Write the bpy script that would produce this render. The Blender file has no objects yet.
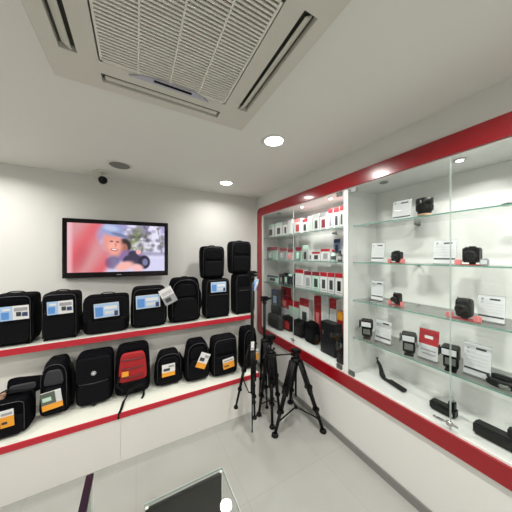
import bpy, bmesh, math, random
from mathutils import Vector, Matrix
random.seed(7)
S = bpy.context.scene
COL = S.collection
PI = math.pi
EYE = 1.5; F = 220.0; CY, SY = 0.878, 0.4787

# ---------- where a line of sight meets a plane of the room ----------
def ray(px):
    u = (px-256)/F
    return SY+CY*u, CY-SY*u
def onY(px, Y):
    dx, dy = ray(px); t = Y/dy; return t*dx, t
def onX(px, X):
    dx, dy = ray(px); t = X/dx; return t*dy, t
def zat(py, t): return EYE+(256-py)/F*t

# ---------- materials ----------
def mat(name, col, rough=0.5, metal=0.0, spec=0.5, bump=0, bscale=200, emit=None, estr=0, coat=0, var=0, vscale=4):
    m = bpy.data.materials.new(name); m.use_nodes = True
    nt = m.node_tree; b = nt.nodes['Principled BSDF']
    b.inputs['Base Color'].default_value = (*col, 1); b.inputs['Roughness'].default_value = rough
    b.inputs['Metallic'].default_value = metal; b.inputs['Specular IOR Level'].default_value = spec
    b.inputs['Coat Weight'].default_value = coat
    tc = nt.nodes.new('ShaderNodeTexCoord')
    if var:
        n = nt.nodes.new('ShaderNodeTexNoise'); n.inputs['Scale'].default_value = vscale
        r = nt.nodes.new('ShaderNodeMix'); r.data_type = 'RGBA'
        r.inputs[6].default_value = (*[c*(1-var) for c in col], 1); r.inputs[7].default_value = (*[min(1, c*(1+var)) for c in col], 1)
        nt.links.new(tc.outputs['Object'], n.inputs['Vector']); nt.links.new(n.outputs['Fac'], r.inputs[0])
        nt.links.new(r.outputs[2], b.inputs['Base Color'])
    if bump:
        n = nt.nodes.new('ShaderNodeTexNoise'); n.inputs['Scale'].default_value = bscale
        bp = nt.nodes.new('ShaderNodeBump'); bp.inputs['Strength'].default_value = bump; bp.inputs['Distance'].default_value = 0.003
        nt.links.new(tc.outputs['Object'], n.inputs['Vector']); nt.links.new(n.outputs['Fac'], bp.inputs['Height'])
        nt.links.new(bp.outputs['Normal'], b.inputs['Normal'])
    if emit:
        b.inputs['Emission Color'].default_value = (*emit, 1); b.inputs['Emission Strength'].default_value = estr
    return m
def glass_mat(name, tint, refl=0.045, rough=0.0):
    m = bpy.data.materials.new(name); m.use_nodes = True
    nt = m.node_tree; nt.nodes.clear(); N = nt.nodes.new; L = nt.links.new
    out = N('ShaderNodeOutputMaterial'); mx = N('ShaderNodeMixShader'); tr = N('ShaderNodeBsdfTransparent'); gl = N('ShaderNodeBsdfGlossy')
    tr.inputs['Color'].default_value = (*tint, 1); gl.inputs['Roughness'].default_value = rough
    lw = N('ShaderNodeLayerWeight'); p = N('ShaderNodeMath'); p.operation = 'POWER'; p.inputs[1].default_value = 5
    a = N('ShaderNodeMath'); a.operation = 'MULTIPLY_ADD'; a.inputs[1].default_value = 1-refl; a.inputs[2].default_value = refl
    L(lw.outputs['Facing'], p.inputs[0]); L(p.outputs[0], a.inputs[0]); L(a.outputs[0], mx.inputs[0])
    L(tr.outputs[0], mx.inputs[1]); L(gl.outputs[0], mx.inputs[2]); L(mx.outputs[0], out.inputs[0])
    return m
M = {}
M['wall'] = mat('wall_paint', (.70,.70,.675), .55, bump=.05, bscale=60)
M['ceiling'] = mat('ceiling_paint', (.80,.80,.765), .7, bump=.04, bscale=50)
M['laminate'] = mat('white_laminate', (.74,.725,.69), .25)
M['ledge'] = mat('ledge_laminate', (.72,.74,.66), .3)
M['red'] = mat('red_laminate', (.27,.003,.009), .22, coat=.3)
M['redstrip'] = mat('red_strip', (.50,.018,.035), .35)
M['cabwhite'] = mat('cabinet_white', (.80,.80,.785), .35)
M['frame'] = mat('white_powder_metal', (.78,.78,.75), .35)
M['skirting'] = mat('grey_skirting', (.20,.20,.19), .4)
M['glass'] = glass_mat('clear_glass', (.975,.99,.983), .022)
M['shelfglass'] = glass_mat('shelf_glass', (.975,.992,.985), .025)
M['tableglass'] = glass_mat('table_glass', (.96,.97,.965), .06)
M['edge'] = mat('green_glass_edge', (.16,.33,.27), .15, spec=.8)
M['dooredge'] = mat('pale_glass_edge', (.42,.50,.47), .2)
M['faint'] = mat('faint_print', (.52,.53,.55), .5)
M['acrylic'] = glass_mat('acrylic', (.94,.95,.95), .05)
M['greenpane'] = glass_mat('green_pane', (.62,.70,.62), .06)
M['chrome'] = mat('chrome', (.6,.6,.6), .2, 1)
M['steel'] = mat('dull_steel', (.3,.31,.31), .4, 1)
M['black'] = mat('black_plastic', (.004,.004,.0045), .4, spec=.22)
M['blackgloss'] = mat('gloss_black', (.004,.003,.004), .1, spec=.3)
M['tripod'] = mat('tripod_black', (.003,.003,.0035), .45, spec=.18)
M['rubber'] = mat('rubber', (.007,.007,.007), .8, spec=.2)
M['charcoal'] = mat('charcoal_panel', (.012,.0125,.014), .35, spec=.25)
M['fab'] = [mat('black_nylon', (.0035,.0035,.0048), .85, bump=.35, bscale=420, spec=.05), mat('charcoal_nylon', (.005,.005,.0065), .8, bump=.35, bscale=420, spec=.07), mat('jet_nylon', (.003,.003,.004), .7, bump=.3, bscale=300, spec=.08)]
M['fabpocket'] = mat('pocket_nylon', (.0055,.0055,.007), .75, bump=.3, bscale=400, spec=.08)
M['fabgrey'] = mat('slate_nylon', (.025,.027,.031), .7, bump=.3, bscale=400)
M['web'] = mat('black_webbing', (.006,.006,.007), .85, spec=.15)
M['zip'] = mat('zip_tape', (.05,.05,.056), .4)
M['redfab'] = mat('red_nylon', (.36,.008,.012), .65, bump=.2, bscale=300)
M['white'] = mat('white_print', (.75,.75,.75), .5)
M['paper'] = mat('paper', (.64,.66,.68), .5)
M['blue'] = mat('blue_print', (.10,.28,.66), .4)
M['lightblue'] = mat('light_blue_print', (.38,.55,.80), .4)
M['orange'] = mat('orange_print', (.85,.36,.03), .45)
M['olive'] = mat('olive_print', (.10,.12,.09), .5)
M['grey'] = mat('grey_print', (.33,.34,.36), .5)
M['dark'] = mat('dark_print', (.04,.045,.05), .5)
M['redprint'] = mat('red_print', (.42,.015,.025), .45)
M['pink'] = mat('pink_card', (.75,.22,.22), .45)
M['tan'] = mat('tan_leather_and_glare', (.45,.27,.18), .6)
M['wine'] = mat('wine_print', (.22,.02,.035), .45)
M['navy'] = mat('navy_print', (.03,.05,.14), .5)
M['mint'] = mat('mint_print', (.52,.72,.62), .5)
M['acwhite'] = mat('ac_plastic', (.66,.65,.585), .4)
M['acslat'] = mat('ac_slat', (.78,.77,.70), .45)
M['acdark'] = mat('ac_cavity', (.07,.07,.065), .6)
M['lavender'] = mat('lavender_plastic', (.48,.47,.56), .35)
M['lamp'] = mat('lamp_diffuser', (1,1,1), .5, emit=(1,.98,.93), estr=14)
M['lampring'] = mat('lamp_ring', (.72,.72,.68), .4)
M['ventgrey'] = mat('vent_grey', (.22,.22,.21), .6)
M['purple'] = mat('dark_purple_trim', (.012,.005,.013), .2)
M['panelblack'] = mat('black_panel', (.006,.0065,.007), .35, spec=.3)

def floor_mat():
    m = mat('floor_tile', (.46,.46,.43), .14)
    nt = m.node_tree; N = nt.nodes.new; L = nt.links.new; b = nt.nodes['Principled BSDF']
    tc = N('ShaderNodeTexCoord'); br = N('ShaderNodeTexBrick')
    br.offset = 0; br.inputs['Scale'].default_value = 1
    for k, v in (('Brick Width', .6), ('Row Height', .6), ('Mortar Size', .0016), ('Mortar Smooth', .3)): br.inputs[k].default_value = v
    br.inputs['Color1'].default_value = (.36,.365,.34,1); br.inputs['Color2'].default_value = (.352,.357,.332,1); br.inputs['Mortar'].default_value = (.30,.30,.28,1)
    n = N('ShaderNodeTexNoise'); n.inputs['Scale'].default_value = 2.5
    mm = N('ShaderNodeMix'); mm.data_type = 'RGBA'; mm.blend_type = 'MULTIPLY'; mm.inputs[0].default_value = .2
    L(tc.outputs['Object'], br.inputs['Vector']); L(tc.outputs['Object'], n.inputs['Vector'])
    L(br.outputs['Color'], mm.inputs[6]); L(n.outputs['Fac'], mm.inputs[7]); L(mm.outputs[2], b.inputs['Base Color'])
    return m
M['floor'] = floor_mat()

# ---------- mesh collector ----------
class MB:
    def __init__(s): s.bm = bmesh.new(); s.mats = []; s.cur = 0
    def m(s, name):
        mm = M[name] if isinstance(name, str) else name
        if mm not in s.mats: s.mats.append(mm)
        s.cur = s.mats.index(mm); return s
    def _fin(s, faces, smooth=False):
        for f in faces: f.material_index = s.cur; f.smooth = smooth
    def box(s, x0, y0, z0, x1, y1, z1, bevel=0, mtx=None):
        t = bmesh.new(); bmesh.ops.create_cube(t, size=1)
        for v in t.verts: v.co = Vector(((x0+x1)/2+v.co.x*(x1-x0), (y0+y1)/2+v.co.y*(y1-y0), (z0+z1)/2+v.co.z*(z1-z0)))
        if bevel: bmesh.ops.bevel(t, geom=t.edges[:], offset=bevel, segments=2, affect='EDGES', clamp_overlap=True)
        if mtx: bmesh.ops.transform(t, matrix=mtx, verts=t.verts)
        s._merge(t, False); return s
    def _merge(s, t, smooth):
        vm = {v: s.bm.verts.new(v.co) for v in t.verts}
        fs = []
        for f in t.faces:
            try: fs.append(s.bm.faces.new([vm[v] for v in f.verts]))
            except ValueError: pass
        s._fin(fs, smooth); t.free()
    def cone(s, a, b, r0, r1=None, seg=16, cap=True, smooth=True):
        a = Vector(a); b = Vector(b); r1 = r0 if r1 is None else r1
        d = (b-a).normalized(); q = d.to_track_quat('Z', 'Y')
        A = []; B = []
        for i in range(seg):
            w = 2*PI*i/seg; o = q @ Vector((math.cos(w), math.sin(w), 0))
            A.append(s.bm.verts.new(a+o*r0)); B.append(s.bm.verts.new(b+o*r1))
        fs = [s.bm.faces.new((A[i], A[(i+1)%seg], B[(i+1)%seg], B[i])) for i in range(seg)]
        s._fin(fs, smooth)
        if cap: s._fin([s.bm.faces.new(A[::-1]), s.bm.faces.new(B)], False)
        return s
    def lathe(s, c, prof, axis='Z', seg=24):
        c = Vector(c); q = {'Z': Matrix.Identity(3), 'X': Matrix.Rotation(PI/2, 3, 'Y'), '-X': Matrix.Rotation(-PI/2, 3, 'Y'), 'Y': Matrix.Rotation(-PI/2, 3, 'X'), '-Y': Matrix.Rotation(PI/2, 3, 'X')}[axis] if isinstance(axis, str) else axis
        rings = []
        for r, z in prof:
            rings.append([s.bm.verts.new(c+q@Vector((r*math.cos(2*PI*i/seg), r*math.sin(2*PI*i/seg), z))) for i in range(seg)])
        fs = []
        for k in range(len(rings)-1):
            for i in range(seg): fs.append(s.bm.faces.new((rings[k][i], rings[k][(i+1)%seg], rings[k+1][(i+1)%seg], rings[k+1][i])))
        s._fin(fs, True); s._fin([s.bm.faces.new(rings[0][::-1]), s.bm.faces.new(rings[-1])]); return s
    def tube(s, pts, r, seg=8, flat=None):
        pts = [Vector(p) for p in pts]; rings = []; n = len(pts)
        up = Vector((0,0,1))
        for i, p in enumerate(pts):
            d = (pts[min(i+1, n-1)]-pts[max(i-1, 0)]).normalized()
            if abs(d.dot(up)) > .98: a = Vector((0,1,0)).cross(d).normalized()
            else: a = up.cross(d).normalized()
            b = d.cross(a); ring = []
            for k in range(seg):
                w = 2*PI*k/seg; ra, rb = (r, r) if not flat else flat
                ring.append(s.bm.verts.new(p+a*math.cos(w)*ra+b*math.sin(w)*rb))
            rings.append(ring)
        fs = []
        for i in range(n-1):
            for k in range(seg): fs.append(s.bm.faces.new((rings[i][k], rings[i][(k+1)%seg], rings[i+1][(k+1)%seg], rings[i+1][k])))
        fs += [s.bm.faces.new(rings[0][::-1]), s.bm.faces.new(rings[-1])]
        s._fin(fs, True); return s
    def blob(s, c, w, d, h, ew=.35, eh=.3, prof=None, wr=0, nu=40, nv=24, sag=0):
        # rounded soft box standing on c, front towards -y
        sp = lambda v, e: math.copysign(abs(v)**e, v)
        rings = []; ph = random.random()*9
        for j in range(1, nv):
            th = -PI/2+PI*j/nv; cz = sp(math.cos(th), eh); sz = sp(math.sin(th), eh); zn = (sz+1)/2
            k = prof(zn) if prof else 1
            ring = []
            for i in range(nu):
                a = 2*PI*i/nu
                x = w/2*k*cz*sp(math.cos(a), ew); y = d/2*cz*sp(math.sin(a), ew)*(1-.12*sag*zn)
                q = 1+wr*(math.sin(9*zn+3*a+ph)*.5+math.sin(17*zn-5*a+ph*2)*.35)
                ring.append(s.bm.verts.new((c[0]+x*q, c[1]+y*q+sag*.02*zn, c[2]+h*zn)))
            rings.append(ring)
        fs = []
        for j in range(len(rings)-1):
            for i in range(nu): fs.append(s.bm.faces.new((rings[j][i], rings[j][(i+1)%nu], rings[j+1][(i+1)%nu], rings[j+1][i])))
        fs += [s.bm.faces.new(rings[0][::-1]), s.bm.faces.new(rings[-1])]
        s._fin(fs, True); return s
    def poly(s, pts, thick, axis):
        a = [s.bm.verts.new(p) for p in pts]; o = Vector(axis)*thick
        b = [s.bm.verts.new(Vector(p)+o) for p in pts]; n = len(a)
        fs = [s.bm.faces.new(a[::-1]), s.bm.faces.new(b)]+[s.bm.faces.new((a[i], a[(i+1)%n], b[(i+1)%n], b[i])) for i in range(n)]
        s._fin(fs); return s
    def xf(s, mtx): bmesh.ops.transform(s.bm, matrix=mtx, verts=s.bm.verts); return s
    def build(s, name, parent=None, **kw):
        bmesh.ops.recalc_face_normals(s.bm, faces=s.bm.faces)
        me = bpy.data.meshes.new(name); s.bm.to_mesh(me); s.bm.free()
        for mm in s.mats: me.materials.append(mm)
        o = bpy.data.objects.new(name, me); COL.objects.link(o)
        if parent: o.parent = parent
        for k, v in kw.items(): o[k] = v
        return o
def thing(name, label, cat, loc=(0,0,0), rz=0, group=None):
    o = bpy.data.objects.new(name, None); COL.objects.link(o); o.empty_display_size = .05
    o.location = loc; o.rotation_euler = (0,0,rz); o['label'] = label; o['category'] = cat
    if group: o['group'] = group
    return o
def struct(name, mb): return mb.build(name, kind='structure')

# ---------- the room ----------
WX, BY, CZ, LX, RY = 1.47, 2.70, 2.30, -2.6, -2.8
struct('floor', MB().m('floor').box(LX, RY, -.1, WX+.5, BY+.1, 0))
struct('ceiling', MB().m('ceiling').box(LX, RY, CZ, WX+.5, BY+.1, CZ+.1))
struct('wall_back', MB().m('wall').box(LX, BY, 0, WX+.5, BY+.1, CZ))
struct('wall_left', MB().m('wall').box(LX-.1, RY, 0, LX, BY+.1, CZ))
struct('wall_front', MB().m('wall').box(LX, RY-.1, 0, WX+.5, RY, CZ))
CT, CB = 2.14, .46            # top and bottom of the red surround
CL, CR = 2.64, -.30           # its two ends along the wall
w = MB().m('wall')
w.box(WX, RY, 0, WX+.5, BY, CB+.02).box(WX, RY, CT-.02, WX+.5, BY, CZ).box(WX, CL-.02, CB+.02, WX+.012, BY, CT-.02).box(WX, RY, CB+.02, WX+.5, CR+.02, CT-.02)
w.box(WX+.42, CR, CB, WX+.5, BY, CT)
struct('wall_right', w)
struct('baseboard_right', MB().m('skirting').box(WX-.012, RY, 0, WX, BY, .058, .002))

# stepped plinth under the bags
LE, LY, LH = 1.06, 1.88, .355
UE, UY, UH = 1.17, 2.19, .842
p = thing('display_plinth', 'white stepped plinth with two red edge strips along the back wall carrying the bags', 'display plinth', (0, BY, 0))
def loc(mb, o): return mb.xf(Matrix.Translation(-Vector(o.location)))
b = MB().m('laminate').box(-2.55, LY+.012, 0, LE, BY-.001, LH-.045)
loc(b, p).build('base_box', p)
b = MB().m('laminate')
xs = [-2.55, -1.75, -.93, -.10, LE]
for a, c in zip(xs[:-1], xs[1:]): b.box(a+.0004, LY, .0, c-.0004, LY+.012, LH-.035, .001)
loc(b, p).build('front_panel', p)
loc(MB().m('ledge').box(-2.55, LY+.006, LH-.045, LE, BY-.001, LH, .001), p).build('lower_ledge', p)
loc(MB().m('redstrip').box(-2.55, LY-.006, LH-.037, LE, LY+.006, LH+.001, .001), p).build('edge_strip', p, label='lower red edge strip')
loc(MB().m('laminate').box(-2.55, UY+.11, LH, UE-.06, BY-.001, UH-.045), p).build('upper_box', p)
loc(MB().m('ledge').box(-2.55, UY+.006, UH-.045, UE, BY-.001, UH, .001), p).build('upper_ledge', p)
loc(MB().m('redstrip').box(-2.55, UY-.006, UH-.043, UE, UY+.006, UH+.001, .001), p).build('edge_strip', p, label='upper red edge strip')

# ---------- the glazed wall cabinet ----------
D = .36; XB = WX+D
cab = thing('display_cabinet', 'long built in wall cabinet with glossy red surround, white interior and glass doors', 'display cabinet', (WX, 1.2, CB))
def rr(y0, y1, z0, z1, r, n=8):
    pts = []
    for cy, cz, a0 in ((y1-r, z1-r, 0), (y0+r, z1-r, PI/2), (y0+r, z0+r, PI), (y1-r, z0+r, 1.5*PI)):
        for i in range(n+1):
            a = a0+PI/2*i/n; pts.append((cy+r*math.cos(a), cz+r*math.sin(a)))
    return pts
IT, IB = 2.035, .558
IL = 2.535; IR = -.20; IE = 2.675
f = MB().m('red')
O_ = rr(CR, CL, CB, CT, .07); I_ = rr(IR, IL, IB, IT, .012)
def ring(mb, xo, xi, O_, I_):
    n = len(O_); bm = mb.bm
    vs = [[bm.verts.new((x, y, z)) for y, z in P] for x, P in ((xo, O_), (xo, I_), (xi, O_), (xi, I_))]
    fs = []
    for i in range(n):
        j = (i+1) % n
        fs += [bm.faces.new((vs[0][i], vs[0][j], vs[1][j], vs[1][i])), bm.faces.new((vs[2][i], vs[2][j], vs[3][j], vs[3][i])),
               bm.faces.new((vs[0][i], vs[0][j], vs[2][j], vs[2][i])), bm.faces.new((vs[1][i], vs[1][j], vs[3][j], vs[3][i]))]
    mb._fin(fs)
ring(f, WX-.014, WX+.0, O_, I_)
loc(f, cab).build('red_surround', cab)
DV0, DV1 = 1.178, 1.216        # white divider
s_ = MB().m('cabwhite')
s_.box(WX, DV0, IB, XB, DV1, IT)
loc(s_, cab).build('divider', cab)
loc(MB().m('cabwhite').box(XB, IR-.02, IB-.02, XB+.02, IE+.02, IT+.02), cab).build('back_panel', cab)
loc(MB().m('cabwhite').box(WX+.013, IR-.02, IT, XB, IE+.018, IT+.018), cab).build('top_panel', cab)
loc(MB().m('cabwhite').box(WX+.013, IR-.02, IB-.018, XB, IE+.018, IB), cab).build('bottom_panel', cab)
for y in (IE, IR): loc(MB().m('cabwhite').box(WX+.013, y if y > 0 else y-.018, IB, XB, y+.018 if y > 0 else y, IT), cab).build('side_panel', cab)
fr = MB().m('frame')
for y0, y1 in ((IL-.022, IL), (DV1, DV1+.004), (IR, IR+.015)): fr.box(WX+.0005, y0, IB, WX+.018, y1, IT)
fr.box(WX+.0005, IR, IB, WX+.018, IL, IB+.012).box(WX+.0005, IR, IT-.008, WX+.018, IL, IT)
loc(fr, cab).build('inner_frame', cab)
MID_L, MID_R = 1.873, .535
doors = [(MID_L+.002, IL-.024), (DV1+.006, MID_L-.002), (MID_R+.002, DV0-.001), (IR+.017, MID_R-.002)]
for k, (a, c) in enumerate(doors):
    g = loc(MB().m('glass').box(WX+.003, a, IB+.014, WX+.009, c, IT-.010), cab).build('glass_door', cab)
    e = MB().m('dooredge')
    for y in (a, c): e.box(WX+.0035, y-.0008, IB+.014, WX+.0085, y+.0008, IT-.010)
    loc(e, cab).build('door_edge', g)
    if k in (0, 2):
        pass
def hinge(y, z, m_='steel'):
    return loc(MB().m(m_).box(WX-.003, y-.026, z-.018, WX+.014, y+.026, z+.018, .003).cone((WX-.003, y+.012, z), (WX-.006, y+.012, z), .006).cone((WX-.003, y-.012, z), (WX-.006, y-.012, z), .006), cab)
hinge(DV1+.05, IT-.025).build('hinge', cab); hinge(DV0-.05, IT-.025).build('hinge', cab)
hinge(DV0-.03, IB+.03).build('hinge', cab); hinge(DV1+.05, IB+.03).build('hinge', cab)
# seam locks
for y, z in ((MID_R, IB+.05), (MID_L, IB+.05)):
    loc(MB().m('chrome').lathe((WX+.002, y, z), [(.013, 0), (.015, .004), (.015, .012), (.010, .016)], '-X').box(WX-.006, y-.035, z-.006, WX+.002, y+.035, z+.006, .002).cone((WX-.014, y, z), (WX-.016, y, z), .004), cab).build('door_lock', cab)
SH = [1.745, 1.450, 1.150, .850]; TH = .008; XF = 1.53
def shelf(z, y0, y1):
    s = loc(MB().m('shelfglass').box(XF+.002, y0, z-TH, XB-.001, y1, z), cab).build('glass_shelf', cab)
    loc(MB().m('edge').box(XF, y0, z-TH, XF+.002, y1, z), cab).build('shelf_edge', s)
    n = [y0+.27*(y1-y0), y0+.76*(y1-y0)]
    for y in n:
        loc(MB().m('steel').box(XB-.06, y-.005, z-TH-.012, XB, y+.005, z-TH, .001).cone((XB-.008, y, z-TH-.008), (XB, y, z-TH-.008), .011), cab).build('shelf_clip', s)
for z in SH: shelf(z, IR+.001, DV0-.001)
for z in SH[:3]: shelf(z, DV1+.001, IE-.001)
def add_area(name, loc_, power, size, rot=(0,0,0), col=(1,.97,.92), spread=PI, shape='DISK'):
    l = bpy.data.lights.new(name, 'AREA'); l.shape = shape; l.size = size; l.energy = power; l.color = col; l.spread = spread
    o = bpy.data.objects.new(name, l); COL.objects.link(o); o.location = loc_; o.rotation_euler = rot; return o
for y, on in ((2.28, 0), (1.85, 1), (1.45, 1), (.955, 0), (.53, 1), (.05, 1)):
    t_ = loc(MB().m('chrome' if on else 'steel').lathe((1.575, y, IT-.008), [(.018, .001), (.026, 0), (.028, .004), (.028, .008)]), cab).build('spotlight', cab)
    loc(MB().m('lamp' if on else 'ventgrey').cone((1.575, y, IT-.009), (1.575, y, IT-.006), .016), cab).build('spotlight_lens', t_)
    if on: add_area('cabinet_lamp', (1.575, y, IT-.012), 2.6 if y > 1 else 2.1, .04, spread=2.6)

# ---------- ceiling fittings ----------
def downlight(x, y, label, power=15):
    o = thing('downlight', label, 'ceiling light', (x, y, CZ), group='round recessed ceiling lights')
    r = MB().m('lampring'); n = 32; bm = r.bm
    prof = [(.062, -.001), (.066, -.006), (.078, -.007), (.086, -.003), (.087, 0)]
    rings = [[bm.verts.new((rr_*math.cos(2*PI*i/n), rr_*math.sin(2*PI*i/n), z)) for i in range(n)] for rr_, z in prof]
    fs = [bm.faces.new((rings[k][i], rings[k][(i+1)%n], rings[k+1][(i+1)%n], rings[k+1][i])) for k in range(len(prof)-1) for i in range(n)]
    r._fin(fs, True); r.build('trim_ring', o)
    MB().m('lamp').lathe((0,0,0), [(.064, -.001), (.060, -.004), (.03, -.006)]).build('diffuser', o)
    add_area('downlight_lamp', (x, y, CZ-.012), power, .12, spread=2.75)
downlight(.842, 1.283, 'large bright round downlight right of the air conditioner')
downlight(.865, 2.27, 'smaller looking round downlight near the back wall corner', 6)
for x, y in ((-1.1, 1.283), (.85, .20), (.85, -.9), (-1.1, .2), (-1.1, -.9), (-.1, -1.9)):  # unseen lamps, added to fill the room with light
    downlight(x, y, 'unseen round downlight added as fill light further back in the shop ceiling', 15)
downlight(-1.1, 2.2, 'round recessed downlight left of the ceiling speaker', 9)
SECM = None
o = thing('ceiling_speaker', 'round dark grey grille disc in the ceiling above the television', 'ceiling speaker', (-.125, 2.262, CZ))
MB().m('lampring').lathe((0,0,0), [(.10, 0), (.10, -.004), (.088, -.009), (.08, -.008)]).build('rim', o)
g = MB().m('ventgrey').lathe((0,0,0), [(.08, -.008), (.075, -.011), (.02, -.013)])
for k in range(1, 6): g.tube([(.014*k*math.cos(a*PI/12), .014*k*math.sin(a*PI/12), -.013) for a in range(25)], .0012, 5)
g.build('grille', o)
o = thing('security_camera', 'small white and black dome security camera under the ceiling near the back wall', 'security camera', (-.285, 2.52, CZ))
MB().m('acwhite').lathe((0,0,0), [(.032, 0), (.034, -.006), (.030, -.012)]).cone((0,0,-.01), (0,0,-.055), .007).box(-.045, -.012, -.05, 0, .012, -.006, .004).build('bracket', o)
MB().m('acwhite').cone((0,.03,-.055), (.01,-.035,-.065), .024, .026).build('housing', o)
MB().m('blackgloss').cone((.01,-.035,-.065), (.013,-.052,-.068), .025, .021).lathe((.013,-.052,-.068), [(.012,0),(.010,.006),(.004,.009)], '-Y').build('lens', o)

o.scale = (1.5, 1.5, 1.5)
# air conditioner cassette
ax0, ax1, ay0, ay1 = -.312, .578, .345, 1.235
ac = thing('air_conditioner', 'large square cream ceiling cassette air conditioner with slatted intake grille', 'air conditioner', ((ax0+ax1)/2, (ay0+ay1)/2, CZ))
cx = .445; zf = -.035; gh = .256; go = .0
pn = MB().m('acwhite')
# panel with slots: built from strips around the four outlets
so, si, sl = .382, .328, .262   # slot outer, inner, half length
def strip(x0, y0, x1, y1): pn.box(x0, y0, zf, x1, y1, -.004, .0)
strip(-cx+.012, so, cx-.012, cx-.012); strip(-cx+.012, -cx+.012, cx-.012, -so); strip(so, -so, cx-.012, so); strip(-cx+.012, -so, -so, so)
for sx in (-1, 1):
    for sy in (-1, 1):
        strip(min(sx*sl, sx*so), min(sy*si, sy*so), max(sx*sl, sx*so), max(sy*si, sy*so)) if False else None
for a, b_ in ((sl, so), (-so, -sl)):
    strip(a, si, b_, so); strip(a, -so, b_, -si)
    strip(si, a, so, b_) if False else None
strip(si, sl, so, si); strip(si, -si, so, -sl); strip(-so, sl, -si, si); strip(-so, -si, -si, -sl)
gi = gh+.006
strip(-si, gi, si, si); strip(-si, -si, si, -gi); strip(gi, -gi, si, gi); strip(-si, -gi, -gi, gi)
# sloping outer rim
bm = pn.bm
def fr_(a, z): return [bm.verts.new((x*a, y*a, z)) for x, y in ((-1,-1),(1,-1),(1,1),(-1,1))]
r1, r2 = fr_(cx-.012, zf), fr_(cx, -.012); r3 = fr_(cx, 0)
pn._fin([bm.faces.new((p_[i], p_[(i+1)%4], q_[(i+1)%4], q_[i])) for p_, q_ in ((r1, r2), (r2, r3)) for i in range(4)])
pn.build('panel', ac)
MB().m('acdark').box(-so-.002, -so-.002, -.012, so+.002, so+.002, -.002).build('cavity', ac)
for k in range(4):
    R_ = Matrix.Rotation(k*PI/2, 4, 'Z')
    v = MB().m('acwhite').box(-sl+.012, -.016, -.0025, sl-.012, .020, .0025, .002, mtx=Matrix.Translation((0, .355, zf+.006)) @ Matrix.Rotation(.62 if k % 2 else .22, 4, 'X'))
    v.xf(R_).build('louvre', ac)
g = MB().m('acslat')
g.box(-gh, -gh, zf-.003, -gh+.008, gh, zf+.008).box(gh-.008, -gh, zf-.003, gh, gh, zf+.008).box(-gh, gh-.008, zf-.003, gh, gh, zf+.008).box(-gh, -gh, zf-.003, gh, -gh+.008, zf+.008)
n = 36
for i in range(n):
    y = -gh+.012+(2*gh-.024)*i/(n-1)
    g.box(-gh+.006, y-.0034, zf-.002, gh-.006, y+.0034, zf+.005)
for x in (-.125, 0, .125): g.box(x-.003, -gh, zf-.0035, x+.003, gh, zf+.005)
g.build('intake_grille', ac)
lp = MB().m('lavender').poly([(-.16, gh+.020, zf), (-.11, gh-.006, zf), (-.05, gh-.014, zf), (.10, gh-.014, zf), (.14, gh-.006, zf), (.18, gh+.020, zf)], -.008, (0,0,1)).build('display_strip', ac)
MB().m('blackgloss').box(-.065, gh-.006, zf-.011, .095, gh+.006, zf-.008, .001).build('display_window', lp)

# ---------- television ----------
A = Vector((-.603, 2.65)); B_ = Vector((.304, 2.545)); d2 = (B_-A); TW = d2.length; rz = math.atan2(d2.y, d2.x)
TH_ = .565; zb = zat(278.6, 2.04)
tv = thing('television', 'black flat television on the back wall showing a smiling person with camera', 'television', ((A.x+B_.x)/2, (A.y+B_.y)/2, zb), rz)
bz = MB().m('blackgloss')
bx_, bt, bb = .036, .040, .052
bz.box(-TW/2, 0, 0, TW/2, .018, bb, .004).box(-TW/2, 0, TH_-bt, TW/2, .018, TH_, .004).box(-TW/2, 0, bb-.004, -TW/2+bx_, .018, TH_-bt+.004, .003).box(TW/2-bx_, 0, bb-.004, TW/2, .018, TH_-bt+.004, .003)
bz.build('bezel', tv)
MB().m('black').box(-TW/2+.004, .016, .004, TW/2-.004, .038, TH_-.004, .006).build('back_shell', tv)
MB().m('black').box(-.14, .038, .15, .14, .06, .42, .004).box(-.03, .05, .2, .03, .094, .36).build('wall_bracket', tv)
MB().m('steel').box(-.02, -.001, .020, .02, .0005, .027).build('badge', tv)
# picture, one colour per small cell of the screen
def sm(a, b_, x):
    t = max(0, min(1, (x-a)/(b_-a))); return t*t*(3-2*t)
def mixc(a, b_, t): return tuple(a[i]*(1-t)+b_[i]*t for i in range(3))
def el(x, y, cx_, cy_, rx, ry, rot=0, soft=.25):
    dx, dy = x-cx_, y-cy_; c, s = math.cos(rot), math.sin(rot)
    q = math.hypot((dx*c+dy*s)/rx, (-dx*s+dy*c)/ry); return 1-sm(1-soft, 1+soft, q)
def noise(x, y): return (math.sin(x*31+y*17)+math.sin(x*13-y*41+2)+math.sin(x*57+y*23+1))/3
RB = random.Random(3)
BL = [(RB.uniform(.98, 1.78), RB.uniform(.0, .56), RB.uniform(.02, .06), RB.choice([(.16,.15,.10), (.20,.24,.10), (.30,.26,.38), (.90,.90,1.0), (.85,.82,.98), (.10,.08,.10)]), RB.uniform(.4, .8)) for _ in range(110)]
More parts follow.
